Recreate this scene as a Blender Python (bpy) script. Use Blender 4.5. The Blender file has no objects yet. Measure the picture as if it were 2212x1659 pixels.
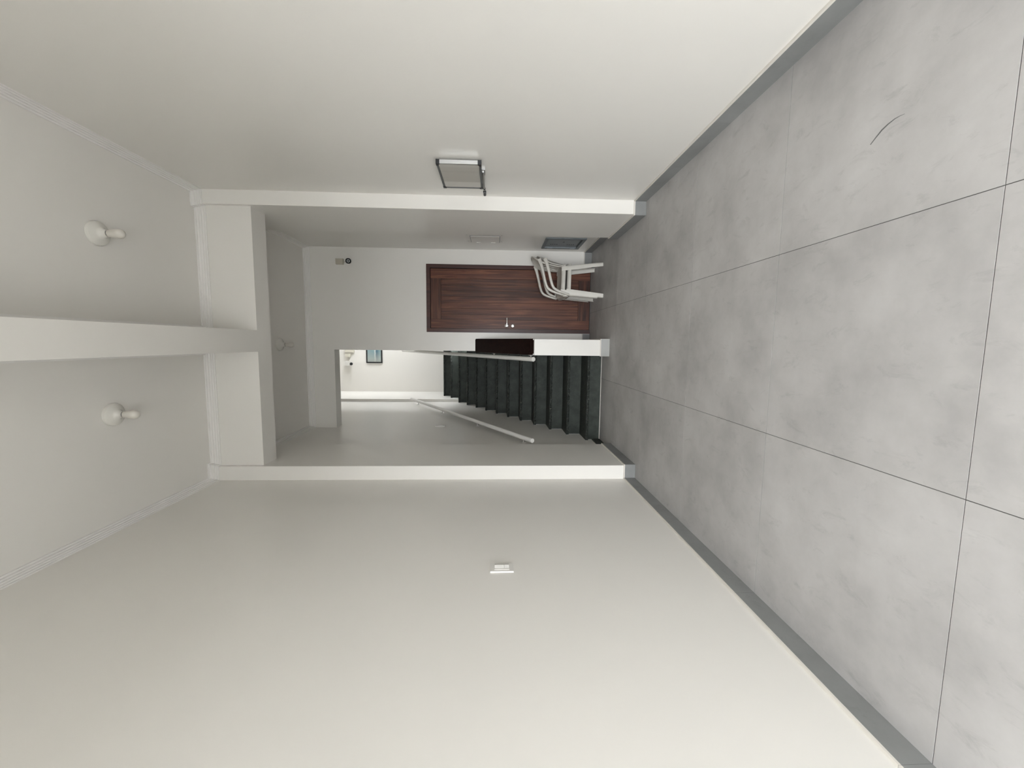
import bpy, bmesh, math, random
from mathutils import Vector, Matrix
random.seed(7)
scene = bpy.context.scene
C = scene.collection

# ------------------------------------------------------------------ camera
# The photograph lies on its side: the place's "up" points to the picture's left.
F_PX, YAW, PITCH, ROLL, CAM_H = 881.135, 0.10038, -0.04408, 0.00634, 1.252
fw = Vector((-math.sin(YAW)*math.cos(PITCH), math.cos(YAW)*math.cos(PITCH), math.sin(PITCH)))
rt = Vector((math.cos(YAW), math.sin(YAW), 0)); up = rt.cross(fw)
r2 = rt*math.cos(ROLL) + up*math.sin(ROLL); u2 = r2.cross(fw)
cam_data = bpy.data.cameras.new('camera'); cam = bpy.data.objects.new('camera', cam_data); C.objects.link(cam)
cam_data.sensor_fit = 'HORIZONTAL'; cam_data.sensor_width = 36.0; cam_data.lens = 36.0*F_PX/2212.0
cam_data.clip_start = 0.02
m3 = Matrix((-u2, r2, -fw)).transposed()
cam.matrix_world = Matrix.Translation((0, 0, CAM_H)) @ m3.to_4x4()
scene.camera = cam

# ------------------------------------------------------------------ light and exposure
world = bpy.data.worlds.new('overcast_sky'); scene.world = world; world.use_nodes = True
bg = world.node_tree.nodes['Background']
bg.inputs['Color'].default_value = (0.925, 0.963, 1.0, 1); bg.inputs['Strength'].default_value = 9.0
def portal(name, loc, rot, sx, sy):
    l = bpy.data.lights.new(name, 'AREA'); l.shape = 'RECTANGLE'; l.size = sx; l.size_y = sy
    l.cycles.is_portal = True
    o = bpy.data.objects.new(name, l); o.location = loc; o.rotation_euler = rot; C.objects.link(o); return o
ENT_Y, ENT_Z, ENT_X0, ENT_X1 = -1.9, 2.00, -1.189, .40                # the open street entrance behind the photographer
portal('entrance_portal', ((ENT_X0+ENT_X1)/2, ENT_Y, ENT_Z/2), (math.radians(90), 0, 0), ENT_X1-ENT_X0, ENT_Z)
portal('stair_window_portal', (1.3, 8.925, 3.9), (0, math.radians(90), 0), 1.2, .75)
scene.view_settings.view_transform = 'Standard'; scene.view_settings.look = 'None'
scene.view_settings.gamma = 1.0; scene.view_settings.use_curve_mapping = False
scene.view_settings.exposure = 1.45

# ------------------------------------------------------------------ materials
def new_mat(name):
    m = bpy.data.materials.new(name); m.use_nodes = True
    nt = m.node_tree; return m, nt, nt.nodes['Principled BSDF']
def N(nt, kind, **kw):
    n = nt.nodes.new(kind)
    for k, v in kw.items(): setattr(n, k, v)
    return n
def plain(name, col, rough=.5, metal=0, spec=.5, bump=0, bscale=200, coat=0, var=0, vscale=6):
    m, nt, b = new_mat(name)
    b.inputs['Base Color'].default_value = (*col, 1); b.inputs['Roughness'].default_value = rough
    b.inputs['Metallic'].default_value = metal; b.inputs['Specular IOR Level'].default_value = spec
    b.inputs['Coat Weight'].default_value = coat
    g = N(nt, 'ShaderNodeNewGeometry')
    if var:
        no = N(nt, 'ShaderNodeTexNoise'); no.inputs['Scale'].default_value = vscale; no.inputs['Detail'].default_value = 5
        nt.links.new(g.outputs['Position'], no.inputs['Vector'])
        mx = N(nt, 'ShaderNodeMix', data_type='RGBA')
        mx.inputs['A'].default_value = (*[c*(1-var) for c in col], 1); mx.inputs['B'].default_value = (*[min(1, c*(1+var)) for c in col], 1)
        nt.links.new(no.outputs['Fac'], mx.inputs['Factor']); nt.links.new(mx.outputs['Result'], b.inputs['Base Color'])
    if bump:
        n2 = N(nt, 'ShaderNodeTexNoise'); n2.inputs['Scale'].default_value = bscale; n2.inputs['Detail'].default_value = 3
        nt.links.new(g.outputs['Position'], n2.inputs['Vector'])
        bp = N(nt, 'ShaderNodeBump'); bp.inputs['Strength'].default_value = bump; bp.inputs['Distance'].default_value = .002
        nt.links.new(n2.outputs['Fac'], bp.inputs['Height']); nt.links.new(bp.outputs['Normal'], b.inputs['Normal'])
    return m
PAINT = plain('white_wall_paint', (.80, .775, .728), .33, spec=.4, bump=.05, bscale=90, var=.012, vscale=2.5)
CEILP = plain('white_ceiling_paint', (.80, .775, .728), .8, spec=.2, bump=.05, bscale=90)
TRIMP = plain('white_trim_paint', (.82, .80, .77), .5, spec=.35)
GROUT = plain('grey_grout', (.10, .095, .09), .9)
CREAM = plain('cream_grout', (.72, .68, .62), .8)
PLAST = plain('white_plastic', (.74, .72, .68), .38, spec=.45, var=.05, vscale=9)
CHAIRP = plain('cream_white_chair_plastic', (.63, .605, .55), .4, spec=.4, var=.06, vscale=9)
PORC = plain('white_porcelain', (.72, .70, .645), .25, spec=.5)
BULB = plain('white_bulb', (.68, .65, .585), .35)
CHROME = plain('chrome', (.80, .80, .80), .16, metal=1)
ALU = plain('aluminium', (.55, .55, .54), .38, metal=1)
MATTE = plain('matte_black_plastic', (.008, .0085, .009), .65, spec=.12)
ALU_DARK = plain('aluminium_dark_reflection', (.11, .115, .115), .4)  # aluminium bars with a dark reflection put into the base colour
BLACK = plain('black_plastic', (.012, .013, .015), .35)
GREYM = plain('grey_painted_metal', (.25, .27, .28), .45, var=.15, vscale=14)
GREYF = plain('grey_galvanised_frame', (.17, .19, .20), .5, var=.3, vscale=30)
WHITEM = plain('white_painted_metal', (.78, .755, .715), .45)
BEIGE = plain('beige_plastic', (.50, .46, .38), .5)
CREAMB = plain('cream_plastic', (.66, .63, .53), .5)
LENS = plain('dark_lens', (.01, .012, .014), .08, coat=1)
RINGM = plain('grey_lens_ring', (.30, .31, .30), .3)
RAILP = plain('white_rail_paint', (.76, .74, .70), .32, spec=.5)
BOARD = plain('grey_board', (.56, .54, .49), .6)
STRIP = plain('pale_board_strip', (.72, .70, .65), .6)
PAVE = plain('street_paving', (.30, .295, .285), .9, var=.1, vscale=1)
SCUFF = plain('rubber_scuff', (.13, .125, .125), .7)

def floor_mat(name, base, dark, light):
    m, nt, b = new_mat(name); L = nt.links.new
    g = N(nt, 'ShaderNodeNewGeometry'); oi = N(nt, 'ShaderNodeObjectInfo')
    n1 = N(nt, 'ShaderNodeTexNoise'); n1.inputs['Scale'].default_value = 2.2; n1.inputs['Detail'].default_value = 8; n1.inputs['Roughness'].default_value = .62
    mp = N(nt, 'ShaderNodeMapping'); mp.inputs['Scale'].default_value = (17, 8, 8)
    n2 = N(nt, 'ShaderNodeTexNoise'); n2.inputs['Scale'].default_value = 1.0; n2.inputs['Detail'].default_value = 6; n2.inputs['Roughness'].default_value = .7; n2.inputs['Distortion'].default_value = .6
    L(g.outputs['Position'], n1.inputs['Vector']); L(g.outputs['Position'], mp.inputs['Vector']); L(mp.outputs['Vector'], n2.inputs['Vector'])
    r1 = N(nt, 'ShaderNodeValToRGB'); e = r1.color_ramp.elements; e[0].position = .32; e[0].color = (*dark, 1); e[1].position = .68; e[1].color = (*light, 1)
    x = e.new(.5); x.color = (*base, 1)
    L(n1.outputs['Fac'], r1.inputs['Fac'])
    r2_ = N(nt, 'ShaderNodeValToRGB'); e = r2_.color_ramp.elements; e[0].position = .56; e[0].color = (0, 0, 0, 1); e[1].position = .78; e[1].color = (.5, .5, .5, 1)
    L(n2.outputs['Fac'], r2_.inputs['Fac'])
    mx = N(nt, 'ShaderNodeMix', data_type='RGBA'); mx.inputs['B'].default_value = (*[c*.72 for c in dark], 1)
    L(r2_.outputs['Color'], mx.inputs['Factor']); L(r1.outputs['Color'], mx.inputs['A'])
    hv = N(nt, 'ShaderNodeHueSaturation'); mr = N(nt, 'ShaderNodeMapRange'); mr.inputs['To Min'].default_value = .97; mr.inputs['To Max'].default_value = 1.03
    L(oi.outputs['Random'], mr.inputs['Value']); L(mr.outputs['Result'], hv.inputs['Value']); L(mx.outputs['Result'], hv.inputs['Color'])
    L(hv.outputs['Color'], b.inputs['Base Color'])
    b.inputs['Roughness'].default_value = .55; b.inputs['Specular IOR Level'].default_value = .35
    return m
TILE = floor_mat('cement_floor_tile', (.455, .440, .426), (.37, .357, .345), (.525, .51, .495))
SKIRT = floor_mat('cement_skirting_tile', (.235, .237, .232), (.20, .202, .198), (.27, .272, .267))
PALESK = floor_mat('pale_skirting_tile', (.40, .40, .385), (.36, .36, .35), (.44, .44, .43))

def slate_mat(name, a, c, bump, spk):
    m, nt, b = new_mat(name); L = nt.links.new
    g = N(nt, 'ShaderNodeNewGeometry')
    n1 = N(nt, 'ShaderNodeTexNoise'); n1.inputs['Scale'].default_value = 9; n1.inputs['Detail'].default_value = 8; n1.inputs['Roughness'].default_value = .65
    L(g.outputs['Position'], n1.inputs['Vector'])
    r = N(nt, 'ShaderNodeValToRGB'); e = r.color_ramp.elements; e[0].position = .35; e[0].color = (*a, 1); e[1].position = .72; e[1].color = (*c, 1)
    L(n1.outputs['Fac'], r.inputs['Fac'])
    n3 = N(nt, 'ShaderNodeTexNoise'); n3.inputs['Scale'].default_value = 130; n3.inputs['Detail'].default_value = 2; L(g.outputs['Position'], n3.inputs['Vector'])
    r3 = N(nt, 'ShaderNodeValToRGB'); r3.color_ramp.elements[0].position = .60; r3.color_ramp.elements[1].position = .70; r3.color_ramp.elements[1].color = (spk, spk, spk, 1); L(n3.outputs['Fac'], r3.inputs['Fac'])
    mx3 = N(nt, 'ShaderNodeMix', data_type='RGBA'); mx3.inputs['B'].default_value = (.21, .205, .18, 1)
    L(r3.outputs['Color'], mx3.inputs['Factor']); L(r.outputs['Color'], mx3.inputs['A']); L(mx3.outputs['Result'], b.inputs['Base Color'])
    n2 = N(nt, 'ShaderNodeTexNoise'); n2.inputs['Scale'].default_value = 60; n2.inputs['Detail'].default_value = 5; L(g.outputs['Position'], n2.inputs['Vector'])
    bp = N(nt, 'ShaderNodeBump'); bp.inputs['Strength'].default_value = bump; bp.inputs['Distance'].default_value = .004
    L(n2.outputs['Fac'], bp.inputs['Height']); L(bp.outputs['Normal'], b.inputs['Normal'])
    b.inputs['Roughness'].default_value = .55; b.inputs['Specular IOR Level'].default_value = .22
    return m
SLATE = slate_mat('green_slate_riser', (.026, .032, .026), (.056, .064, .055), .15, .08)
SLATE2 = slate_mat('green_slate_tread', (.016, .020, .017), (.042, .048, .042), .3, .8)

def wood_mat(name, cols, rough, coat, axis='Z', scale=1.0, spec=.4):
    m, nt, b = new_mat(name); L = nt.links.new
    g = N(nt, 'ShaderNodeNewGeometry'); oi = N(nt, 'ShaderNodeObjectInfo')
    mp = N(nt, 'ShaderNodeMapping'); s = {'Z': (26, 26, 1.3), 'X': (1.3, 26, 26), 'Y': (26, 1.3, 26)}[axis]
    mp.inputs['Scale'].default_value = [q*scale for q in s]
    L(g.outputs['Position'], mp.inputs['Vector'])
    sh = N(nt, 'ShaderNodeVectorMath', operation='ADD'); sc = N(nt, 'ShaderNodeVectorMath', operation='SCALE'); sc.inputs['Scale'].default_value = 40
    cb = N(nt, 'ShaderNodeCombineXYZ'); L(oi.outputs['Random'], cb.inputs['X']); L(oi.outputs['Random'], cb.inputs['Z'])
    L(cb.outputs['Vector'], sc.inputs[0]); L(mp.outputs['Vector'], sh.inputs[0]); L(sc.outputs['Vector'], sh.inputs[1])
    n = N(nt, 'ShaderNodeTexNoise'); n.inputs['Scale'].default_value = 1; n.inputs['Detail'].default_value = 6; n.inputs['Roughness'].default_value = .6; n.inputs['Distortion'].default_value = .9
    L(sh.outputs['Vector'], n.inputs['Vector'])
    r = N(nt, 'ShaderNodeValToRGB'); e = r.color_ramp.elements
    e[0].position = .3; e[0].color = (*cols[0], 1); e[1].position = .75; e[1].color = (*cols[2], 1); x = e.new(.52); x.color = (*cols[1], 1)
    L(n.outputs['Fac'], r.inputs['Fac'])
    hv = N(nt, 'ShaderNodeHueSaturation'); mr = N(nt, 'ShaderNodeMapRange'); mr.inputs['To Min'].default_value = .72; mr.inputs['To Max'].default_value = 1.25
    L(oi.outputs['Random'], mr.inputs['Value']); L(mr.outputs['Result'], hv.inputs['Value']); L(r.outputs['Color'], hv.inputs['Color']); L(hv.outputs['Color'], b.inputs['Base Color'])
    b.inputs['Roughness'].default_value = rough; b.inputs['Coat Weight'].default_value = coat; b.inputs['Coat Roughness'].default_value = .22; b.inputs['Specular IOR Level'].default_value = spec
    return m
DW = ((.024, .0065, .0035), (.100, .032, .016), (.215, .082, .042))
WOOD = wood_mat('varnished_door_plank', DW, .5, .10, spec=.3)
WOODX = wood_mat('varnished_door_rail', DW, .5, .10, 'X', spec=.3)
WOODF = wood_mat('varnished_door_frame', ((.022, .006, .004), (.05, .013, .008), (.085, .025, .013)), .5, .15)
WOODC = wood_mat('dark_wood_cap', ((.008, .003, .0025), (.012, .005, .004), (.019, .009, .007)), .5, 0, 'Y', spec=.06)

def art_mat():
    m, nt, b = new_mat('seascape_print'); L = nt.links.new
    tc = N(nt, 'ShaderNodeTexCoord'); sp = N(nt, 'ShaderNodeSeparateXYZ'); L(tc.outputs['Generated'], sp.inputs[0])
    n = N(nt, 'ShaderNodeTexNoise'); n.inputs['Scale'].default_value = 5; n.inputs['Detail'].default_value = 6
    L(tc.outputs['Generated'], n.inputs['Vector'])
    ad = N(nt, 'ShaderNodeMath', operation='MULTIPLY_ADD'); ad.inputs[1].default_value = .16; L(n.outputs['Fac'], ad.inputs[0]); L(sp.outputs['Z'], ad.inputs[2])
    r = N(nt, 'ShaderNodeValToRGB'); e = r.color_ramp.elements
    e[0].position = .08; e[0].color = (.34, .50, .48, 1); e[1].position = 1.0; e[1].color = (.30, .50, .53, 1)
    for pos, c in ((.22, (.16, .38, .44)), (.36, (.02, .16, .26)), (.46, (.03, .20, .30)), (.50, (.80, .85, .84)), (.56, (.62, .75, .74)), (.62, (.20, .42, .47))):
        x = e.new(pos); x.color = (*c, 1)
    L(ad.outputs[0], r.inputs['Fac'])
    mx = N(nt, 'ShaderNodeMix', data_type='RGBA'); mx.inputs['B'].default_value = (.62, .64, .55, 1)
    mr = N(nt, 'ShaderNodeMapRange'); mr.inputs['From Min'].default_value = .62; mr.inputs['From Max'].default_value = .0; mr.inputs['To Max'].default_value = .85
    L(sp.outputs['X'], mr.inputs['Value']); L(mr.outputs['Result'], mx.inputs['Factor']); L(r.outputs['Color'], mx.inputs['A'])
    hs = N(nt, 'ShaderNodeHueSaturation'); hs.inputs['Saturation'].default_value = .75; hs.inputs['Value'].default_value = .72
    L(mx.outputs['Result'], hs.inputs['Color']); L(hs.outputs['Color'], b.inputs['Base Color']); b.inputs['Roughness'].default_value = .25
    return m
ART = art_mat()
def glass_mat():
    m, nt, b = new_mat('thin_glass'); L = nt.links.new
    tr = N(nt, 'ShaderNodeBsdfTransparent'); gl = N(nt, 'ShaderNodeBsdfGlossy'); gl.inputs['Roughness'].default_value = .03
    mx = N(nt, 'ShaderNodeMixShader'); mx.inputs[0].default_value = .05
    L(tr.outputs[0], mx.inputs[1]); L(gl.outputs[0], mx.inputs[2])
    L(mx.outputs[0], nt.nodes['Material Output'].inputs['Surface']); nt.nodes.remove(b)
    return m
GLASS = glass_mat()

# ------------------------------------------------------------------ helpers
def props(o, label=None, cat=None, group=None, kind=None):
    if label: o['label'] = label
    if cat: o['category'] = cat
    if group: o['group'] = group
    if kind: o['kind'] = kind
    return o
def link(name, me, mat, parent=None, smooth=False):
    o = bpy.data.objects.new(name, me); C.objects.link(o)
    if mat is not None and not me.materials: me.materials.append(mat)
    if parent: o.parent = parent
    if smooth:
        for f in me.polygons: f.use_smooth = True
    return o
def finish(name, bm, mat, parent=None, smooth=False, bevel=0, segs=2):
    if bevel:
        bmesh.ops.bevel(bm, geom=[e for e in bm.edges if e.is_manifold and e.calc_face_angle(0) > .5], offset=bevel, segments=segs, affect='EDGES', clamp_overlap=True)
    bmesh.ops.recalc_face_normals(bm, faces=bm.faces)
    me = bpy.data.meshes.new(name); bm.to_mesh(me); bm.free()
    o = link(name, me, mat, parent)
    if smooth or bevel:
        for f in me.polygons: f.use_smooth = True
        if hasattr(me, 'set_sharp_from_angle'): me.set_sharp_from_angle(angle=math.radians(35))
    return o
def empty(name, loc=(0, 0, 0), rz=0):
    o = bpy.data.objects.new(name, None); C.objects.link(o); o.location = loc; o.rotation_euler = (0, 0, rz); o.empty_display_size = .1
    return o
def add_box(bm, x0, x1, y0, y1, z0, z1):
    v = [bm.verts.new(p) for p in ((x0,y0,z0),(x1,y0,z0),(x1,y1,z0),(x0,y1,z0),(x0,y0,z1),(x1,y0,z1),(x1,y1,z1),(x0,y1,z1))]
    for f in ((0,3,2,1),(4,5,6,7),(0,1,5,4),(1,2,6,5),(2,3,7,6),(3,0,4,7)): bm.faces.new([v[i] for i in f])
def box(name, x0, x1, y0, y1, z0, z1, mat, parent=None, bevel=0, segs=2):
    bm = bmesh.new(); add_box(bm, x0, x1, y0, y1, z0, z1); return finish(name, bm, mat, parent, bevel=bevel, segs=segs)
def holed_wall(name, axis, a0, a1, z0, z1, t0, t1, holes, mat):
    """slab across 'axis' (X or Y) from a0..a1, z0..z1, thickness t0..t1, with rectangular holes (a0,a1,z0,z1)"""
    A = sorted({a0, a1, *[h[0] for h in holes], *[h[1] for h in holes]}); Z = sorted({z0, z1, *[h[2] for h in holes], *[h[3] for h in holes]})
    A = [a for a in A if a0 <= a <= a1]; Z = [z for z in Z if z0 <= z <= z1]
    def solid(i, j):
        if i < 0 or j < 0 or i >= len(A)-1 or j >= len(Z)-1: return False
        ca, cz = (A[i]+A[i+1])/2, (Z[j]+Z[j+1])/2
        return not any(h[0] < ca < h[1] and h[2] < cz < h[3] for h in holes)
    bm = bmesh.new(); cache = {}
    def V(a, t, z):
        k = (a, t, z)
        if k not in cache: cache[k] = bm.verts.new((a, t, z) if axis == 'X' else (t, a, z))
        return cache[k]
    for i in range(len(A)-1):
        for j in range(len(Z)-1):
            if not solid(i, j): continue
            a, b, c, d = A[i], A[i+1], Z[j], Z[j+1]
            for t in (t0, t1): bm.faces.new([V(a,t,c), V(b,t,c), V(b,t,d), V(a,t,d)])
            if not solid(i-1, j): bm.faces.new([V(a,t0,c), V(a,t1,c), V(a,t1,d), V(a,t0,d)])
            if not solid(i+1, j): bm.faces.new([V(b,t0,c), V(b,t1,c), V(b,t1,d), V(b,t0,d)])
            if not solid(i, j-1): bm.faces.new([V(a,t0,c), V(b,t0,c), V(b,t1,c), V(a,t1,c)])
            if not solid(i, j+1): bm.faces.new([V(a,t0,d), V(b,t0,d), V(b,t1,d), V(a,t1,d)])
    return finish(name, bm, mat)
def prism(name, pts, ax, d0, d1, mat, parent=None, bevel=0, segs=2):
    """polygon pts in the plane normal to ax ('X': (y,z), 'Y': (x,z), 'Z': (x,y)) extruded d0..d1"""
    bm = bmesh.new()
    f = {'X': lambda p, d: (d, p[0], p[1]), 'Y': lambda p, d: (p[0], d, p[1]), 'Z': lambda p, d: (p[0], p[1], d)}[ax]
    lo = [bm.verts.new(f(p, d0)) for p in pts]; hi = [bm.verts.new(f(p, d1)) for p in pts]
    bm.faces.new(lo); bm.faces.new(hi[::-1]); n = len(pts)
    for i in range(n): bm.faces.new([lo[i], lo[(i+1) % n], hi[(i+1) % n], hi[i]])
    return finish(name, bm, mat, parent, bevel=bevel, segs=segs)
def add_tube(bm, pts, prof, upv=(0, 0, 1), caps=True):
    """sweep closed 2-D profile(s) along pts; prof = list of (a,b) or list per point"""
    pts = [Vector(p) for p in pts]; rings = []
    for i, p in enumerate(pts):
        t = (pts[min(i+1, len(pts)-1)] - pts[max(i-1, 0)]).normalized()
        s = t.cross(Vector(upv))
        if s.length < 1e-4: s = t.cross(Vector((1, 0, 0)))
        s.normalize(); n = s.cross(t)
        pr = prof[i] if isinstance(prof[0][0], (tuple, list)) else prof
        rings.append([bm.verts.new(p + s*a + n*b) for a, b in pr])
    k = len(rings[0])
    for i in range(len(rings)-1):
        for j in range(k): bm.faces.new([rings[i][j], rings[i][(j+1) % k], rings[i+1][(j+1) % k], rings[i+1][j]])
    if caps: bm.faces.new(rings[0][::-1]); bm.faces.new(rings[-1])
def circle(r, n=16, rb=None): return [(r*math.cos(2*math.pi*i/n), (rb or r)*math.sin(2*math.pi*i/n)) for i in range(n)]
def rrect(w, h, r, n=3):
    out = []
    for cx, cy, a in ((w/2-r, h/2-r, 0), (-w/2+r, h/2-r, 90), (-w/2+r, -h/2+r, 180), (w/2-r, -h/2+r, 270)):
        for i in range(n+1):
            t = math.radians(a+90*i/n); out.append((cx+r*math.cos(t), cy+r*math.sin(t)))
    return out
def tube(name, pts, prof, mat, parent=None, upv=(0, 0, 1)):
    bm = bmesh.new(); add_tube(bm, pts, prof, upv); return finish(name, bm, mat, parent, smooth=True)
def lathe(name, prof, mat, parent=None, M=None, n=32):
    """prof: list of (r, z); revolve about Z then transform by M"""
    bm = bmesh.new(); rings = []
    for r, z in prof:
        rings.append([bm.verts.new((0, 0, z))] if r < 1e-6 else [bm.verts.new((r*math.cos(2*math.pi*i/n), r*math.sin(2*math.pi*i/n), z)) for i in range(n)])
    for a, b in zip(rings, rings[1:]):
        for i in range(n):
            q = [a[i % len(a)], a[(i+1) % len(a)], b[(i+1) % len(b)], b[i % len(b)]]
            u = []
            for v in q:
                if v not in u: u.append(v)
            if len(u) > 2: bm.faces.new(u)
    if M: bm.transform(M)
    return finish(name, bm, mat, parent, smooth=True)
def sweep_trim(name, path, prof, mat, closed=False, zc=3.65, flip=1):
    """moulding: path = corner list (x,y); prof = (out, dz); the room lies to the LEFT of the path direction"""
    P = [Vector((*p, 0)) for p in path]; n = len(P); rings = []
    bm = bmesh.new()
    for i in range(n):
        d0 = (P[i]-P[i-1]).normalized() if (closed or i > 0) else None
        d1 = (P[(i+1) % n]-P[i]).normalized() if (closed or i < n-1) else None
        d0 = d0 or d1; d1 = d1 or d0
        n0 = Vector((-d0.y, d0.x, 0)); n1 = Vector((-d1.y, d1.x, 0)); m = n0+n1; m = m/(m.dot(n0))
        rings.append([bm.verts.new(P[i]+m*o*flip+Vector((0, 0, zc+z))) for o, z in prof])
    k = len(prof); lim = n if closed else n-1
    for i in range(lim):
        for j in range(k-1): bm.faces.new([rings[i][j], rings[(i+1) % n][j], rings[(i+1) % n][j+1], rings[i][j+1]])
    return finish(name, bm, mat)

# ------------------------------------------------------------------ room dimensions (metres; x right, y into the hall, z up)
XL, XR, XLR, XRR = -1.189, 1.189, -1.130, 1.180      # near walls, recessed walls past the pilasters
YP, YPE, YB = 3.473, 4.238, 5.37                     # pilaster front, pilaster end, back wall
ZC = 3.65; ZBM, YB0, YB1 = 3.225, 3.510, 3.716       # ceiling, beam underside, beam front and rear
XPL, XPR = -1.068, 1.077
XO, ZH, YH = -0.110, 3.31, 5.54                      # stair opening: right edge, head height, wall thickness
RISE, TREAD, NOSE0, NSTEP = .1745, .298, 4.66, 13
YLAND = 9.6; ZTOP = 5.6; ZL = RISE*NSTEP

# ------------------------------------------------------------------ structure: walls, ceiling, beams
S = 'structure'
fl = box('floor', -1.35, 1.35, ENT_Y, YB+.3, -.12, -.0015, GROUT); props(fl, 'grey cement tile floor of the entrance hall', 'floor', kind=S)
props(box('ground', -9, 9, -14, ENT_Y, -.16, -.04, PAVE), 'pale street paving outside the entrance', 'ground', kind=S)
cg = box('ceiling', -1.35, 1.35, ENT_Y, YB+.05, ZC, ZC+.15, CEILP); props(cg, 'white painted hall ceiling split by beams', 'ceiling', kind=S)
props(box('wall_right', XR, XR+.15, ENT_Y, YPE, 0, ZC, PAINT), 'long white wall on the right with the aluminium framed panel', 'wall', kind=S)
props(holed_wall('wall_right_recess', 'Y', YPE-.02, YB+.05, 0, ZC, XRR, XRR+.15, [(4.70, 5.165, .235, .66)], PAINT), 'short white wall past the right pilaster holding two metal panels', 'wall', kind=S)
props(box('wall_left', XL-.15, XL, ENT_Y, YPE-.02, 0, ZC, PAINT), 'long white wall on the left with the light switch', 'wall', kind=S)
props(box('wall_left_stair', XLR-.2, XLR, YPE-.04, 7.745, 0, ZTOP, PAINT), 'white left wall rising beside the dark stairs', 'wall', kind=S)
props(holed_wall('wall_back', 'X', XLR, XRR+.02, 0, ZTOP, YB, YH, [(XLR-1, XO, -1, ZH), (.150, .970, -1, 2.10)], PAINT), 'white back wall with the brown door and stair opening', 'wall', kind=S)
props(holed_wall('wall_front', 'X', -1.35, 1.35, 0, ZC+.15, ENT_Y-.15, ENT_Y, [(ENT_X0, ENT_X1, -1, ENT_Z)], PAINT), 'white front wall with the street entrance behind the camera', 'wall', kind=S)
props(box('pilaster_right', XPR, XR+.1, YP, YPE, 0, ZC, PAINT), 'white pilaster on the right wall beside the framed panel', 'pilaster', kind=S)
props(box('pilaster_left', XL-.1, XPL, YP, YPE, 0, ZC, PAINT), 'white pilaster on the left wall in front of the stairs', 'pilaster', kind=S)
props(box('cross_beam', XPL, XPR, YB0, YB1, ZBM, ZC, PAINT), 'white ceiling beam crossing between the two pilasters', 'beam', kind=S)
props(box('long_beam', -.095, .083, ENT_Y, YB0, ZBM, ZC, PAINT), 'white ceiling beam running lengthwise between the two near lamps', 'beam', kind=S)
# stairwell shell
props(box('wall_stair_right', XO, .06, YH, 7.60, 0, ZTOP, PAINT), 'white wall on the right of the upper stairs', 'wall', kind=S)
props(box('pilaster_landing', XLR-.15, -1.08, 7.745, 8.69, 1.7, ZTOP, PAINT), 'bright white pilaster at the head of the stairs on the left', 'pilaster', kind=S)
props(box('wall_landing_left', -1.31, -1.161, 8.69, YLAND, ZL-.2, ZTOP, PAINT), 'narrow white wall at the left end of the landing', 'wall', kind=S)
props(box('wall_landing_back', -1.31, 1.45, YLAND, YLAND+.15, ZL-.2, ZTOP, PAINT), 'bright white landing wall at the top of the stairs with the picture', 'wall', kind=S)
props(holed_wall('wall_landing_right', 'Y', 7.45, YLAND, ZL-.2, ZTOP, 1.30, 1.45, [(8.55, 9.3, 3.3, 4.5)], PAINT), 'white wall with the window at the right end of the landing', 'wall', kind=S)
props(box('wall_landing_front', .06, 1.45, 7.45, 7.60, ZL-.2, ZTOP, PAINT), 'white wall closing the near side of the landing', 'wall', kind=S)
props(box('ceiling_stairwell', -1.35, 1.45, YH, YLAND+.15, ZTOP, ZTOP+.15, CEILP), 'white ceiling over the stairwell', 'ceiling', kind=S)
wn = empty('window_1', (1.36, 8.925, 3.3)); props(wn, 'landing window that lights the picture wall', 'window', kind=S)
def wl(o, p): o.parent = p; o.matrix_parent_inverse = Matrix.Translation(-Vector(p.location)); return o
for nm, a in (('window_frame', (1.33, 1.38, 8.55, 8.59, 3.3, 4.5)), ('window_frame', (1.33, 1.38, 9.26, 9.3, 3.3, 4.5)), ('window_frame', (1.33, 1.38, 8.59, 9.26, 3.3, 3.34)), ('window_frame', (1.33, 1.38, 8.59, 9.26, 4.46, 4.5)), ('window_mullion', (1.335, 1.375, 8.91, 8.94, 3.34, 4.46))):
    wl(box(nm, *a, TRIMP), wn)

# crown mouldings
CROWN = [(o*.62, z*.74) for o, z in ((0, -.100), (.010, -.100), (.010, -.083), (.018, -.080), (.018, -.062), (.027, -.059), (.027, -.040), (.037, -.036), (.037, -.016), (.050, -.013), (.050, 0))]
props(sweep_trim('trim_1', [(.083, YB0), (.083, ENT_Y), (XR, ENT_Y), (XR, YP), (XPR, YP), (XPR, YB0)], CROWN, TRIMP, True), 'stepped white crown moulding around the right ceiling bay', 'trim', kind=S)
props(sweep_trim('trim_2', [(-.095, ENT_Y), (-.095, YB0), (XPL, YB0), (XPL, YP), (XL, YP), (XL, ENT_Y)], CROWN, TRIMP, True), 'stepped white crown moulding around the left ceiling bay', 'trim', kind=S)
props(sweep_trim('trim_3', [(XRR, YPE), (XRR, YB), (XLR, YB), (XLR, YPE)], CROWN, TRIMP), 'stepped white crown moulding above the back wall and door', 'trim', kind=S)

# floor tiles: 0.80 m squares with open joints
TX = [-1.201, -.401, .399, 1.199]; TY = [-.607-3.2+.8*k for k in range(12)] + [YB]
g = .0013; cache = {}
for i in range(3):
    for j in range(len(TY)-1):
        x0, x1 = max(TX[i], XL-.02), min(TX[i+1], XR+.02); y0, y1 = max(TY[j], ENT_Y), min(TY[j+1], YB)
        if y1-y0 < .02 or (i == 0 and y0 > 4.7): continue
        k = (round(x1-x0, 3), round(y1-y0, 3))
        if k not in cache:
            bm = bmesh.new(); w, d = k; add_box(bm, g, w-g, g, d-g, -.012, 0)
            me = bpy.data.meshes.new('floor_tile'); bm.to_mesh(me); bm.free(); cache[k] = me
        o = link('floor_tile', cache[k], TILE, fl); o.location = (x0, y0, 0)
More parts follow.
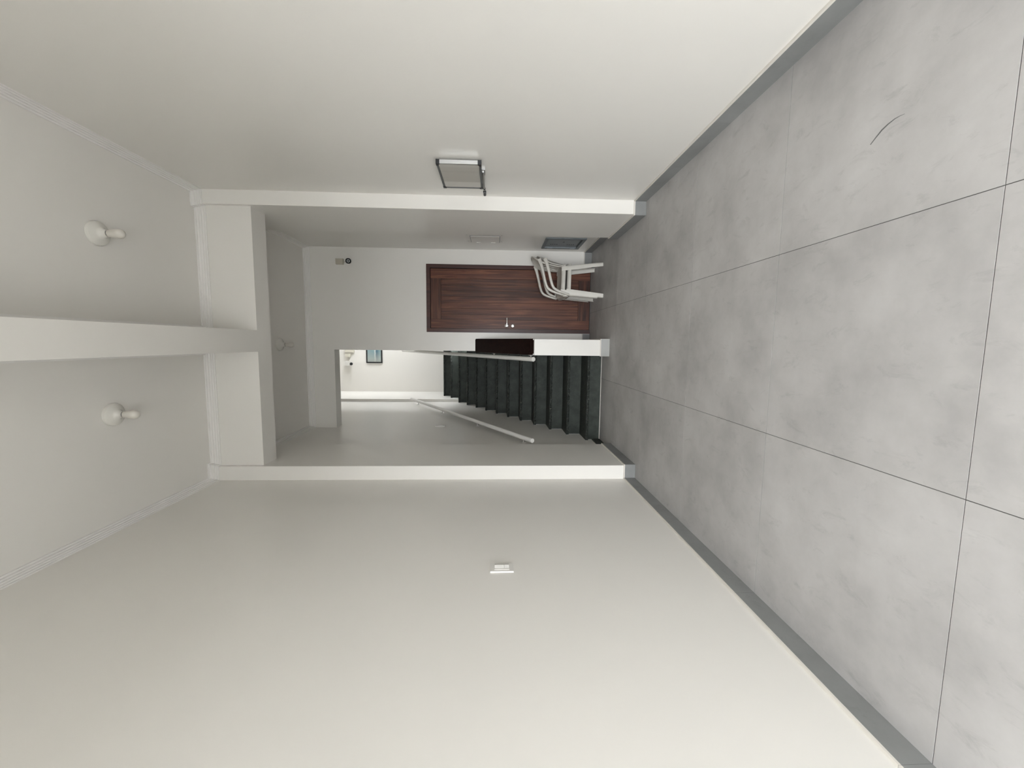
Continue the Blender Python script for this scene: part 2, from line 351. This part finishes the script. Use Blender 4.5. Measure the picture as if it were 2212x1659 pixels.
# black scuff on the floor near the right wall
bm = bmesh.new(); pts = [(.672, 1.384), (.686, 1.366), (.700, 1.346), (.708, 1.326), (.713, 1.304), (.713, 1.288), (.711, 1.273)]
L_, R_ = [], []
for i, (x, y) in enumerate(pts):
    w = .0022*(1-abs(i-2.2)/5.2)
    L_.append(bm.verts.new((x-w, y-w, .0003))); R_.append(bm.verts.new((x+w, y+w, .0003)))
for i in range(len(pts)-1): bm.faces.new([L_[i], R_[i], R_[i+1], L_[i+1]])
finish('scuff_mark', bm, SCUFF, fl)

# skirting tiles (baseboards): separate pieces, each with a pale grout line on top
BT, BH = .011, .092
def skirting(name, label, runs, mat=SKIRT, grout=True):
    """runs: list of (axis, fixed, dir, a0, a1): face sits at 'fixed', tile projects dir*BT"""
    e = empty(name); props(e, label, 'baseboard', kind=S)
    for ax, f, d, a0, a1, cuts in runs:
        edges = [a0]+[c for c in cuts if a0 < c < a1]+[a1]
        for p, q in zip(edges, edges[1:]):
            lo, hi = sorted((f, f+d*BT)); pp, qq = p+.0006, q-.0006
            a = (lo, hi, pp, qq) if ax == 'X' else (pp, qq, lo, hi)
            t = box('skirting_tile', *a, 0, BH, mat, e, bevel=.0012, segs=1)
            if grout: box('grout_line', *a, BH, BH+.009, CREAM, t)
    return e
LC = [.19+.8*k for k in range(-2, 5)]
skirting('baseboard_left', 'grey skirting tiles along the left wall below the switch', [('X', XL, 1, ENT_Y, YP, [-.607+.8*k for k in range(-3, 5)])])
skirting('baseboard_pilaster_left', 'grey skirting tiles around the left pilaster', [('Y', YP, -1, XL+BT, XPL+BT, []), ('X', XPL, 1, YP, YPE, [])])
skirting('baseboard_right', 'grey skirting tiles along the right wall below the framed panel', [('X', XR, -1, ENT_Y, YP, [-.95+.8*k for k in range(-3, 6)])])
skirting('baseboard_pilaster_right', 'grey skirting tiles around the right pilaster', [('Y', YP, -1, XPR-BT, XR-BT, []), ('X', XPR, -1, YP, YPE, [])])
skirting('baseboard_recess_right', 'dark grey skirting tiles under the grey metal panel', [('X', XRR, -1, YPE, YB, [])])
skirting('baseboard_back', 'grey skirting tiles on both sides of the brown door', [('Y', YB, -1, .994, XRR-BT, []), ('Y', YB, -1, .048, .127, [])])

# ------------------------------------------------------------------ staircase
st = empty('staircase', (-.62, NOSE0, 0)); props(st, 'dark green slate staircase rising behind the half wall', 'staircase', kind=S)
XS1 = -.132+.004
rng = random.Random(3)
def rough_tread(k):
    """slab with a chiselled, uneven front edge"""
    y0 = NOSE0+TREAD*k; z1 = RISE*(k+1); z0 = z1-.032
    xa, xb = (XLR if k < 11 else -1.08), (XS1 if y0 < YH-.1 else XO)
    y1 = y0+TREAD+.05; bm = bmesh.new(); n = 64; cols = []
    for i in range(n+1):
        x = xa+(xb-xa)*i/n; j = lambda s: rng.uniform(-s, s)
        fr = [(y0+.008, z1), (y0+.0015+j(.0015), z1-.003), (y0+.002+j(.006), z1-.011+j(.003)), (y0+.003+j(.006), z1-.021+j(.003)), (y0+.009+j(.004), z0)]
        cols.append([bm.verts.new((x, y1, z1))]+[bm.verts.new((x, a, b)) for a, b in fr]+[bm.verts.new((x, y1, z0))])
    for a, b in zip(cols, cols[1:]):
        for i in range(7): bm.faces.new([a[i], b[i], b[(i+1) % 7], a[(i+1) % 7]])
    bm.faces.new(cols[0]); bm.faces.new(cols[-1][::-1])
    o = finish('tread', bm, SLATE2); wl(o, st)
for k in range(NSTEP):
    y0 = NOSE0+TREAD*k; xa, xb = (XLR if k < 11 else -1.08), (XS1 if y0 < YH-.1 else XO)
    wl(box('riser', xa, xb, y0+.05, y0+.075, RISE*k, RISE*(k+1)-.032, SLATE), st)
    if k < NSTEP-1: rough_tread(k)
ye = NOSE0+TREAD*(NSTEP-1)
rough_tread(NSTEP-1)
wl(box('landing_slab', -1.161, 1.30, ye+TREAD+.052, YLAND, ZL-.18, ZL-.001, SLATE2), st)
wl(box('landing_slab', XO+.004, 1.30, 7.60, ye+TREAD, ZL-.18, ZL-.001, SLATE2), st)
wl(box('side_skirting', XLR, XLR+.010, YPE+.004, NOSE0+.05, 0, BH, SLATE2), st)

bm = bmesh.new(); path = [(NOSE0+.047, BH)]
for k in range(11): path += [(NOSE0+TREAD*k+(.047 if k else .047), RISE*(k+1)-.036), (NOSE0+TREAD*k-.003, RISE*(k+1)-.034), (NOSE0+TREAD*k-.003, RISE*(k+1)+.003), (NOSE0+TREAD*(k+1)+.046, RISE*(k+1)+.003)]
for (a, b), (c, d) in zip(path, path[1:]):
    add_box(bm, XLR, XLR+.002, min(a, c)-.003, max(a, c)+.003, min(b, d)-.003, max(b, d)+.003)
wl(finish('sealant_line', bm, TRIMP), st)
wl(box('grout_line', XLR, XS1, NOSE0+.044, NOSE0+.05, 0, .005, CREAM), st)

# half wall beside the stairs, with its wooden cap
HX0, HX1, HY = -.130, .043, 4.415
SL = (1.504-.862)/(5.37-4.405); capz = lambda y: .862+SL*(y-4.405)
hw_ = props(prism('half_wall', [(HY, 0), (YB, 0), (YB, capz(YB)-.05), (HY, capz(HY)-.052)], 'X', HX0, HX1, PAINT, bevel=.004), 'low white half wall between the stairs and the brown door', 'half wall', kind=S)
skirting('baseboard_half_wall', 'pale grey skirting block at the foot of the half wall', [('Y', HY, -1, HX0-.006, HX1+.012, []), ('X', HX1, 1, HY, YB, [])], PALESK)
ang = math.atan(SL); bm = bmesh.new()
ln = math.hypot(YB-4.400, capz(YB)-capz(4.400))
add_box(bm, -.128, .049, 0, ln, -.042, 0)
bmesh.ops.bevel(bm, geom=[e for e in bm.edges if all(v.co.y < .001 for v in e.verts) and abs(e.verts[0].co.x-e.verts[1].co.x) < .001], offset=.016, segments=4, affect='EDGES')
bmesh.ops.bevel(bm, geom=[e for e in bm.edges if e.calc_face_angle(0) > .4 and all(v.co.z > -.001 for v in e.verts)], offset=.009, segments=3, affect='EDGES')
bm.transform(Matrix.Translation((0, 4.400, capz(4.400))) @ Matrix.Rotation(ang, 4, 'X'))
cp = finish('wooden_cap', bm, WOODC, hw_, smooth=True); cp['label'] = 'dark polished wood cap board'

# ------------------------------------------------------------------ handrails
def handrail(label, x, pts, wallx, brk, closed_end=True):
    p0 = Vector((x, *pts[0])); e = empty('handrail', p0); props(e, label, 'handrail', 'stair handrails')
    bm = bmesh.new(); add_tube(bm, [(x, y, z) for y, z in pts], circle(.025, 20), (1, 0, 0)); wl(finish('rail', bm, RAILP, smooth=True), e)
    d = Vector((0, pts[1][0]-pts[0][0], pts[1][1]-pts[0][1])).normalized()
    bm = bmesh.new(); add_tube(bm, [p0-d*.004, p0], [circle(.021, 20), circle(.0255, 20)], (1, 0, 0)); wl(finish('end_cap', bm, RAILP, smooth=True), e)
    for y in brk:
        i = 0
        while i < len(pts)-2 and pts[i+1][0] < y: i += 1
        (ya, za), (yb, zb) = pts[i], pts[i+1]; z = za+(zb-za)*(y-ya)/(yb-ya)
        bm = bmesh.new(); add_tube(bm, [(x, y, z-.02), (x, y, z-.05), (x+(wallx-x)*.4, y, z-.066), (wallx, y, z-.066)], circle(.007, 10), (0, 1, 0)); b = finish('bracket', bm, RAILP, smooth=True); wl(b, e)
        s = 1 if wallx > x else -1
        q = lathe('wall_plate', [(0, 0), (.026, 0), (.026, .004), (.02, .006), (0, .006)], RAILP, None, Matrix.Translation((wallx, y, z-.066)) @ Matrix.Rotation(math.radians(-90*s), 4, 'Y')); wl(q, e)
    return e
handrail('white pipe handrail on the left stair wall', -1.05, [(4.316, .833), (7.56, 2.775)], XLR, (4.56, 5.50, 6.50, 7.42))
handrail('white pipe handrail beside the dark wooden cap', -.172, [(4.36, .832), (8.2, 3.06)], HX0, (4.50, 5.20))

# ------------------------------------------------------------------ brown door
props(box('door_light_blocker', .06, 1.10, YH, YH+.06, 0, 2.3, PAINT), 'unseen panel added behind the closed brown door to block light', 'wall', kind=S)  # added, unseen: keeps sky light from leaking through the door gaps
d1 = empty('door_1', (.56, YB, 0)); props(d1, 'varnished brown plank door behind the stacked white chairs', 'door', kind=S)
ff = YB-.018
for a in ((.130, .178, ff, YB+.09, 0, 2.125), (.942, .990, ff, YB+.09, 0, 2.125)): wl(box('door_frame', *a, WOODF, bevel=.004), d1)
wl(box('door_frame', .178, .942, ff, YB+.09, 2.077, 2.125, WOODF, bevel=.004), d1)
LY0, LY1 = YB+.018, YB+.055
for a in ((.181, .299, LY0, LY1, .006, 2.074), (.817, .939, LY0, LY1, .006, 2.074)): wl(box('stile', *a, WOOD, bevel=.003), d1)
wl(box('rail', .300, .816, LY0, LY1, 1.945, 2.074, WOODX, bevel=.003), d1)
wl(box('rail', .300, .816, LY0, LY1, .006, .155, WOODX, bevel=.003), d1)
px = [.300, .362, .438, .514, .590, .666, .741, .816]
for a, b in zip(px, px[1:]): wl(box('plank', a+.001, b-.001, LY0+.005, LY1-.004, .157, 1.943, WOOD, bevel=.0075, segs=1), d1)
wl(box('backing', .299, .817, LY1-.006, LY1, .15, 1.95, BLACK), d1)
wl(box('threshold', .130, .990, YB-.004, YB+.10, 0, .005, GROUT), d1)
MY = Matrix.Rotation(math.radians(90), 4, 'X')   # local +z -> -y (towards the hall)
hd = lathe('handle', [(0, 0), (.026, 0), (.026, .006), (.016, .009), (.011, .012), (.011, .045), (0, .045)], CHROME, None, Matrix.Translation((.221, LY0, 1.09)) @ MY); wl(hd, d1)
lv = tube('lever', [(.217, LY0-.042, 1.09), (.240, LY0-.045, 1.09), (.285, LY0-.044, 1.09), (.323, LY0-.040, 1.09)], circle(.0085, 12), CHROME, hd); lv.matrix_parent_inverse = Matrix.Translation(-Vector(d1.location)) @ Matrix.Identity(4)
lv.matrix_parent_inverse = Matrix.Identity(4)
wl(lathe('lock_cylinder', [(0, 0), (.024, 0), (.024, .006), (.018, .010), (.009, .010), (.008, .013), (0, .013)], CHROME, None, Matrix.Translation((.221, LY0, 1.012)) @ MY), d1)

# ------------------------------------------------------------------ metal panels on the right recess wall
pn = empty('meter_cabinet', (XRR, 4.93, .22)); props(pn, 'grey metal cabinet door set low in the right wall by the chairs', 'cabinet')
y0, y1, z0, z1 = 4.682, 5.18, .217, .678
for a in ((y0, y1, z0, z0+.035), (y0, y1, z1-.035, z1), (y0, y0+.045, z0+.035, z1-.035), (y1-.045, y1, z0+.035, z1-.035)):
    wl(box('frame_rail', XRR-.014, XRR+.02, *a, GREYF, bevel=.003), pn)
dr = box('cabinet_door', XRR+.004, XRR+.012, y0+.052, y1-.05, z0+.042, z1-.042, GREYM, bevel=.002); wl(dr, pn)
MXn = Matrix.Rotation(math.radians(-90), 4, 'Y')  # local +z -> -x
def dchild(o): o.parent = dr; return o
for zc in (.345, .545):
    for i in range(4):
        bm = bmesh.new(); zz = zc-.036+.024*i
        add_tube(bm, [(XRR+.0045, 5.02, zz), (XRR+.002, 5.02, zz)], [(a*2.0, b) for a, b in circle(.008, 12)], (0, 0, 1)); dchild(finish('vent_hole', bm, BLACK))
dchild(lathe('latch', [(0, 0), (.012, 0), (.011, .004), (0, .004)], BLACK, None, Matrix.Translation((XRR+.004, 4.90, .445)) @ MXn))
for zz in (.30, .58): wl(box('hinge', XRR-.020, XRR-.010, y1-.055, y1-.04, zz-.03, zz+.03, GREYM, bevel=.003), pn)
wl(box('back_box', XRR+.05, XRR+.056, 4.70, 5.165, .235, .66, BLACK), pn)
pw = empty('access_panel', (XRR, 4.75, 1.16)); props(pw, 'white painted metal access panel higher on the right recess wall', 'access panel')
y0, y1, z0, z1 = 4.57, 4.93, 1.157, 1.578
pf = box('frame_plate', XRR-.012, XRR, y0, y1, z0, z1, WHITEM, bevel=.002); wl(pf, pw)
wl(box('door_gap', XRR-.0128, XRR-.012, y0+.062, y1-.004, z0+.038, z1-.048, GREYM), pw)
wl(box('panel_door', XRR-.018, XRR-.0128, y0+.07, y1-.010, z0+.045, z1-.055, WHITEM, bevel=.002), pw)
for zz in (z0+.02, z1-.02):
    for yy in (y0+.03, y1-.06):
        q = lathe('screw', [(0, 0), (.008, 0), (.006, .003), (0, .003)], ALU, None, Matrix.Translation((XRR-.012, yy, zz)) @ MXn, 12); wl(q, pw)
for zz in (1.27, 1.44): wl(box('hinge', XRR-.022, XRR-.018, y1-.03, y1-.006, zz-.025, zz+.025, TRIMP, bevel=.002), pw)

# ------------------------------------------------------------------ aluminium framed panel on the near right wall
fr = empty('notice_board', (XR, 3.0, 1.34)); props(fr, 'small aluminium framed board with black corners on the right wall', 'notice board')
fx0, fx1 = 1.150, 1.174; y0, y1, z0, z1 = 2.783, 3.205, 1.345, 1.636; bw = .013
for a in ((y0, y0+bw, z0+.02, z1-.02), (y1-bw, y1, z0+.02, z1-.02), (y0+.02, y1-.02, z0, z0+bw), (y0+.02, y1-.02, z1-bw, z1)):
    wl(box('frame_bar', fx0, fx1, *a, ALU if a[0] == y0 else ALU_DARK, bevel=.003), fr)  # near bar plain aluminium; the others coloured dark to imitate reflection
for yy, sy in ((y0, 1), (y1, -1)):
    for zz, sz in ((z0, 1), (z1, -1)):
        pts = [(yy-.002*sy, zz-.002*sz), (yy+.034*sy, zz-.002*sz), (yy+.034*sy, zz+.010*sz), (yy+.017*sy, zz+.016*sz), (yy+.012*sy, zz+.022*sz), (yy-.002*sy, zz+.022*sz)]
        wl(prism('corner_piece', pts, 'X', fx0-.002, fx1+.002, BLACK, bevel=.002, segs=1), fr)
wl(box('board', fx0+.003, fx1, y0+.016, y1-.115, z0+.014, z1-.014, BOARD), fr)
wl(box('board', fx0+.003, fx1, y1-.115, y1-.016, z0+.014, z1-.014, STRIP), fr)
wl(box('glass_pane', fx0+.0005, fx0+.0025, y0+.012, y1-.012, z0+.012, z1-.012, GLASS), fr)
wl(box('standoff', fx1, XR, 2.95, 3.02, 1.45, 1.53, ALU), fr)
wl(tube('bracket_rod', [(1.178, 2.96, z0-.008), (1.156, 3.10, z0-.010), (1.142, 3.20, z0-.012)], rrect(.02, .012, .004), ALU, upv=(0, 0, 1)), fr)
wl(box('bracket_foot', 1.176, XR, 2.93, 3.02, z0-.022, z0+.01, ALU, bevel=.003), fr)
wl(tube('knob', [(1.142, 3.17, z0-.012), (1.140, 3.225, z0-.013), (1.139, 3.228, z0-.013), (1.138, 3.29, z0-.013)], [circle(.009, 12), circle(.006, 12), circle(.012, 12), circle(.012, 12)], BLACK), fr)

# ------------------------------------------------------------------ light switch plates
sw = empty('light_switch', (XL, 2.05, 1.14)); props(sw, 'white double light switch plate on the long left wall', 'light switch')
y0, y1, z0, z1 = 2.012, 2.092, 1.143, 1.266
wl(box('switch_plate', XL, XL+.008, y0, y1, z0, z1, PLAST, bevel=.003), sw)
wl(box('switch_frame', XL+.008, XL+.0095, y0+.014, y1-.014, z0+.022, z1-.022, WHITEM), sw)
for a, b in ((z0+.024, z0+.048), (z0+.050, z1-.024)):
    prof = [(y0+.016, XL+.0095), (y1-.016, XL+.0095), (y1-.016, XL+.0105), (y0+.044, XL+.018), (y0+.024, XL+.0105), (y0+.016, XL+.0100)]
    wl(prism('rocker', [(x, y) for y, x in prof], 'Z', a, b, PLAST), sw)
sw2 = empty('stair_switch', (XLR, 5.47, 1.9)); props(sw2, 'small white switch plate above the left handrail', 'light switch')
wl(box('switch_plate', XLR, XLR+.010, 5.43, 5.51, 1.908, 2.036, PLAST, bevel=.003), sw2)
wl(box('rocker', XLR+.010, XLR+.014, 5.45, 5.49, 1.94, 2.0, PLAST, bevel=.002), sw2)

# ------------------------------------------------------------------ ceiling lamps: porcelain rose, socket, bulb
def lamp(x, y, label):
    e = empty('ceiling_lamp', (x, y, ZC)); props(e, label, 'ceiling lamp', 'bare bulb ceiling lamps')
    o = lathe('lamp_base', [(0, 0), (.072, 0), (.073, -.012), (.070, -.020), (.058, -.028), (.040, -.034), (.028, -.044), (.023, -.060), (.0225, -.068), (.0, -.068)], PORC, e)
    lathe('socket_gap', [(.0, -.068), (.0185, -.068), (.0185, -.072), (0, -.072)], BLACK, e)
    lathe('bulb', [(0, -.072), (.0195, -.072), (.021, -.086), (.025, -.104), (.0285, -.122), (.029, -.134), (.0265, -.146), (.019, -.157), (.009, -.162), (0, -.163)], BULB, e)
lamp(.630, 2.640, 'bare bulb ceiling lamp in the near right bay')
lamp(-.474, 2.640, 'bare bulb ceiling lamp in the near left bay')
lamp(-.045, 4.68, 'bare bulb ceiling lamp beyond the cross beam')

# ------------------------------------------------------------------ security cameras
cc = empty('security_camera', (1.0, YB, 3.1)); props(cc, 'black faced security camera under a beige box above the door', 'security camera')
wl(box('junction_box', .962, 1.030, YB-.04, YB, 3.155, 3.247, BEIGE, bevel=.006), cc)
wl(tube('cable', [(.99, YB-.02, 3.157), (.992, YB-.03, 3.135), (.998, YB-.03, 3.11)], circle(.004, 8), BEIGE), cc)
wl(lathe('mount', [(0, 0), (.026, 0), (.024, .012), (.012, .02), (.010, .05), (0, .05)], PLAST, None, Matrix.Translation((1.0, YB, 3.09)) @ MY), cc)
AIM = Vector((-1.0, -5.3, -1.83)).normalized(); c0 = Vector((1.0, YB-.05, 3.085)); c1 = c0+AIM*.075
body = tube('camera_body', [c0, c0+AIM*.006, c1, c1+AIM*.01], [rrect(.045, .045, .02), rrect(.056, .058, .024), rrect(.064, .066, .026), rrect(.060, .062, .026)], MATTE); wl(body, cc)
LM = Matrix.Translation(c1+AIM*.0095) @ Vector((0, 0, 1)).rotation_difference(AIM).to_matrix().to_4x4()
for nm, pr, mt in (('lens_ring', [(0, 0), (.019, 0), (.019, .003), (.013, .003), (.013, .001), (0, .001)], RINGM), ('lens', [(0, 0), (.0125, 0), (.011, .003), (.006, .005), (0, .0055)], LENS)):
    q = lathe(nm, pr, mt, body, LM)
lc = empty('landing_camera', (-.5, YLAND, 4.5)); props(lc, 'small white security camera on the landing wall beside the picture', 'security camera')
wl(box('mount_box', -.56, -.465, YLAND-.07, YLAND, 4.575, 4.675, PLAST, bevel=.015), lc)
b2 = tube('camera_body', [(-.515, YLAND-.03, 4.555), (-.515, YLAND-.12, 4.515)], circle(.028, 16), PLAST); wl(b2, lc)
wl(box('camera_arm', -.525, -.505, YLAND-.05, YLAND-.02, 4.53, 4.58, PLAST), lc)
lathe('lens', [(0, 0), (.033, 0), (.033, .02), (.02, .026), (0, .026)], BLACK, b2, Matrix.Translation((-.515, YLAND-.115, 4.515)) @ MY)
jb = empty('cable_boxes', (-.28, YLAND, 4.5)); props(jb, 'pair of beige cable boxes on the landing wall near the ceiling camera', 'cable box')
wl(box('trunking_box', -.255, -.13, YLAND-.035, YLAND, 4.475, 4.685, CREAMB, bevel=.006), jb)
wl(box('junction_box', -.365, -.285, YLAND-.035, YLAND, 4.565, 4.68, CREAMB, bevel=.006), jb)
wl(tube('cable', [(-.365, YLAND-.01, 4.62), (-.40, YLAND-.008, 4.61), (-.44, YLAND-.008, 4.615), (-.47, YLAND-.01, 4.62)], circle(.0045, 8), CREAMB), jb)
wl(tube('cable', [(-.25, YLAND-.01, 4.53), (-.29, YLAND-.008, 4.53), (-.32, YLAND-.008, 4.57)], circle(.0045, 8), CREAMB), jb)

# ------------------------------------------------------------------ picture on the landing
pc = empty('framed_picture', (-.24, YLAND, 3.84)); props(pc, 'black framed blue seascape picture on the landing wall', 'picture')
x0, x1, z0, z1 = -.497, .02, 3.842, 4.207; w = .026
for a in ((x0, x0+w, z0, z1), (x1-w, x1, z0, z1)): wl(box('frame_bar', a[0], a[1], YLAND-.024, YLAND, a[2], a[3], BLACK, bevel=.003), pc)
for a in ((x0+w, x1-w, z0, z0+w), (x0+w, x1-w, z1-w, z1)): wl(box('frame_bar', a[0], a[1], YLAND-.024, YLAND, a[2], a[3], BLACK, bevel=.003), pc)
wl(box('print', x0+w, x1-w, YLAND-.012, YLAND-.002, z0+w, z1-w, ART), pc)

# ------------------------------------------------------------------ stacked white plastic armchairs
def lerp(a, b, t): return a+(b-a)*t
def chair_parts():
    parts = []
    def add(name, bm, solid=0):
        bmesh.ops.recalc_face_normals(bm, faces=bm.faces)
        me = bpy.data.meshes.new(name); bm.to_mesh(me); bm.free(); me.materials.append(CHAIRP)
        for f in me.polygons: f.use_smooth = True
        if not solid and hasattr(me, 'set_sharp_from_angle'): me.set_sharp_from_angle(angle=math.radians(50))
        parts.append((name, me, solid))
    # legs: L-shaped channels, outer corner tracked from foot to seat
    def leg(foot, top, sx, sy, w0, w1, ztop):
        bm = bmesh.new(); t = .005; rings = []
        n = 6
        for i in range(n+1):
            u = i/n; x, y, z = lerp(foot[0], top[0], u), lerp(foot[1], top[1], u), lerp(0, ztop, u)
            w = lerp(w0, w1, u); c = w*.3
            o = [(0, w), (0, c), (c*.3, c*.3), (c, 0), (w, 0)]; inn = [(w, t), (c+.001, t), (c*.3+t*.75, c*.3+t*.75), (t, c+.001), (t, w)]
            rings.append([bm.verts.new((x-sx*a, y-sy*b, z)) for a, b in o+inn])
        k = 10
        for a, b in zip(rings, rings[1:]):
            for j in range(k): bm.faces.new([a[j], a[(j+1) % k], b[(j+1) % k], b[j]])
        bm.faces.new(rings[0]); bm.faces.new(rings[-1][::-1])
        add('leg', bm)
    for s in (1, -1):
        leg((.205, .250*s), (.172, .228*s), 1, s, .046, .066, .425)
        leg((-.205, .208*s), (-.165, .190*s), -1, s, .044, .058, .41)
    # seat: dished panel with rolled front lip and side skirts
    bm = bmesh.new(); NU, NV = 16, 18; gr = []
    for i in range(NU+1):
        row = []
        for j in range(NV+1):
            u = i/NU; v = j/NV*2-1
            x = lerp(-.185, .200, u); hw = lerp(.185, .228, u)
            z = .408+.014*u-.016*(1-v*v)*math.sin(math.pi*min(1, u*1.05))
            y = v*hw
            if abs(v) > .87: z -= .045*((abs(v)-.87)/.13)**1.5; y = math.copysign(lerp(.87*hw, hw, min(1, (abs(v)-.87)/.09)), v)
            if u > .86: q = (u-.86)/.14; z -= .045*q**1.6; x = lerp(.146, .190, min(1, q*1.2))
            row.append(bm.verts.new((x, y, z)))
        gr.append(row)
    for i in range(NU):
        for j in range(NV): bm.faces.new([gr[i][j], gr[i+1][j], gr[i+1][j+1], gr[i][j+1]])
    add('seat', bm, .006)
    # backrest: leaning shell with vertical slots and a rounded top
    bm = bmesh.new(); NU, NV = 22, 18; gr = []
    for i in range(NV+1):
        t = i/NV; row = []
        for j in range(NU+1):
            v = j/NU*2-1
            hw = lerp(.178, .235, min(1, t*1.6)) if t < .7 else .235-.055*((t-.7)/.3)**3
            z = .392+.358*t-(.030*t**3)*abs(v)**2.5-.020*t*v*v
            x = -.175-.115*t**1.1-.006+.075*abs(v)**2.2*min(1, .35+t)
            row.append(bm.verts.new((x, v*hw, z)))
        gr.append(row)
    for i in range(NV):
        for j in range(NU):
            if 3 <= i < 13 and 3 <= j < NU-3 and (j-3) % 2 == 1: continue
            bm.faces.new([gr[i][j], gr[i][j+1], gr[i+1][j+1], gr[i+1][j]])
    for vv in [v for v in bm.verts if not v.link_faces]: bm.verts.remove(vv)
    add('backrest', bm, .007)
    # armrests: flat bands that turn down into the front legs
    for s in (1, -1):
        P = [(.172, .226, .40), (.156, .234, .46), (.136, .241, .52), (.118, .246, .556), (.098, .249, .580), (.066, .251, .597), (.01, .253, .614), (-.07, .251, .632), (-.14, .245, .650), (-.195, .235, .667), (-.226, .222, .678)]
        W = [.060, .054, .049, .047, .047, .047, .046, .043, .038, .033, .028]
        TH = [.020, .022, .026, .028, .028, .028, .028, .029, .033, .040, .048]
        bm = bmesh.new(); Q = [Vector((x, y*s, z)) for x, y, z in P]; rings = []
        for i, p in enumerate(Q):
            tg = (Q[min(i+1, len(Q)-1)]-Q[max(i-1, 0)]).normalized(); side = Vector((0, 1, 0)); side = (side-tg*side.dot(tg)).normalized(); nn = tg.cross(side)
            rings.append([bm.verts.new(p+side*a+nn*b) for a, b in rrect(W[i], TH[i], .010, 3)])
        k = len(rings[0])
        for a, b in zip(rings, rings[1:]):
            for j in range(k): bm.faces.new([a[j], a[(j+1) % k], b[(j+1) % k], b[j]])
        bm.faces.new(rings[0]); bm.faces.new(rings[-1][::-1])
        add('armrest', bm)
    return parts
CP = chair_parts()
for (x, y, z, rz), label in (((.735, 4.985, 0, 180), 'lower white plastic armchair resting on the floor, under the other'), ((.728, 4.980, .068, 180), 'upper white plastic armchair stacked on top of the other')):
    e = empty('plastic_armchair', (x, y, z), math.radians(rz)); props(e, label, 'chair', 'stacked plastic armchairs by the door')
    for nm, me, solid in CP:
        o = link(nm, me, None, e)
        if solid:
            m = o.modifiers.new('thickness', 'SOLIDIFY'); m.thickness = solid; m.offset = -1
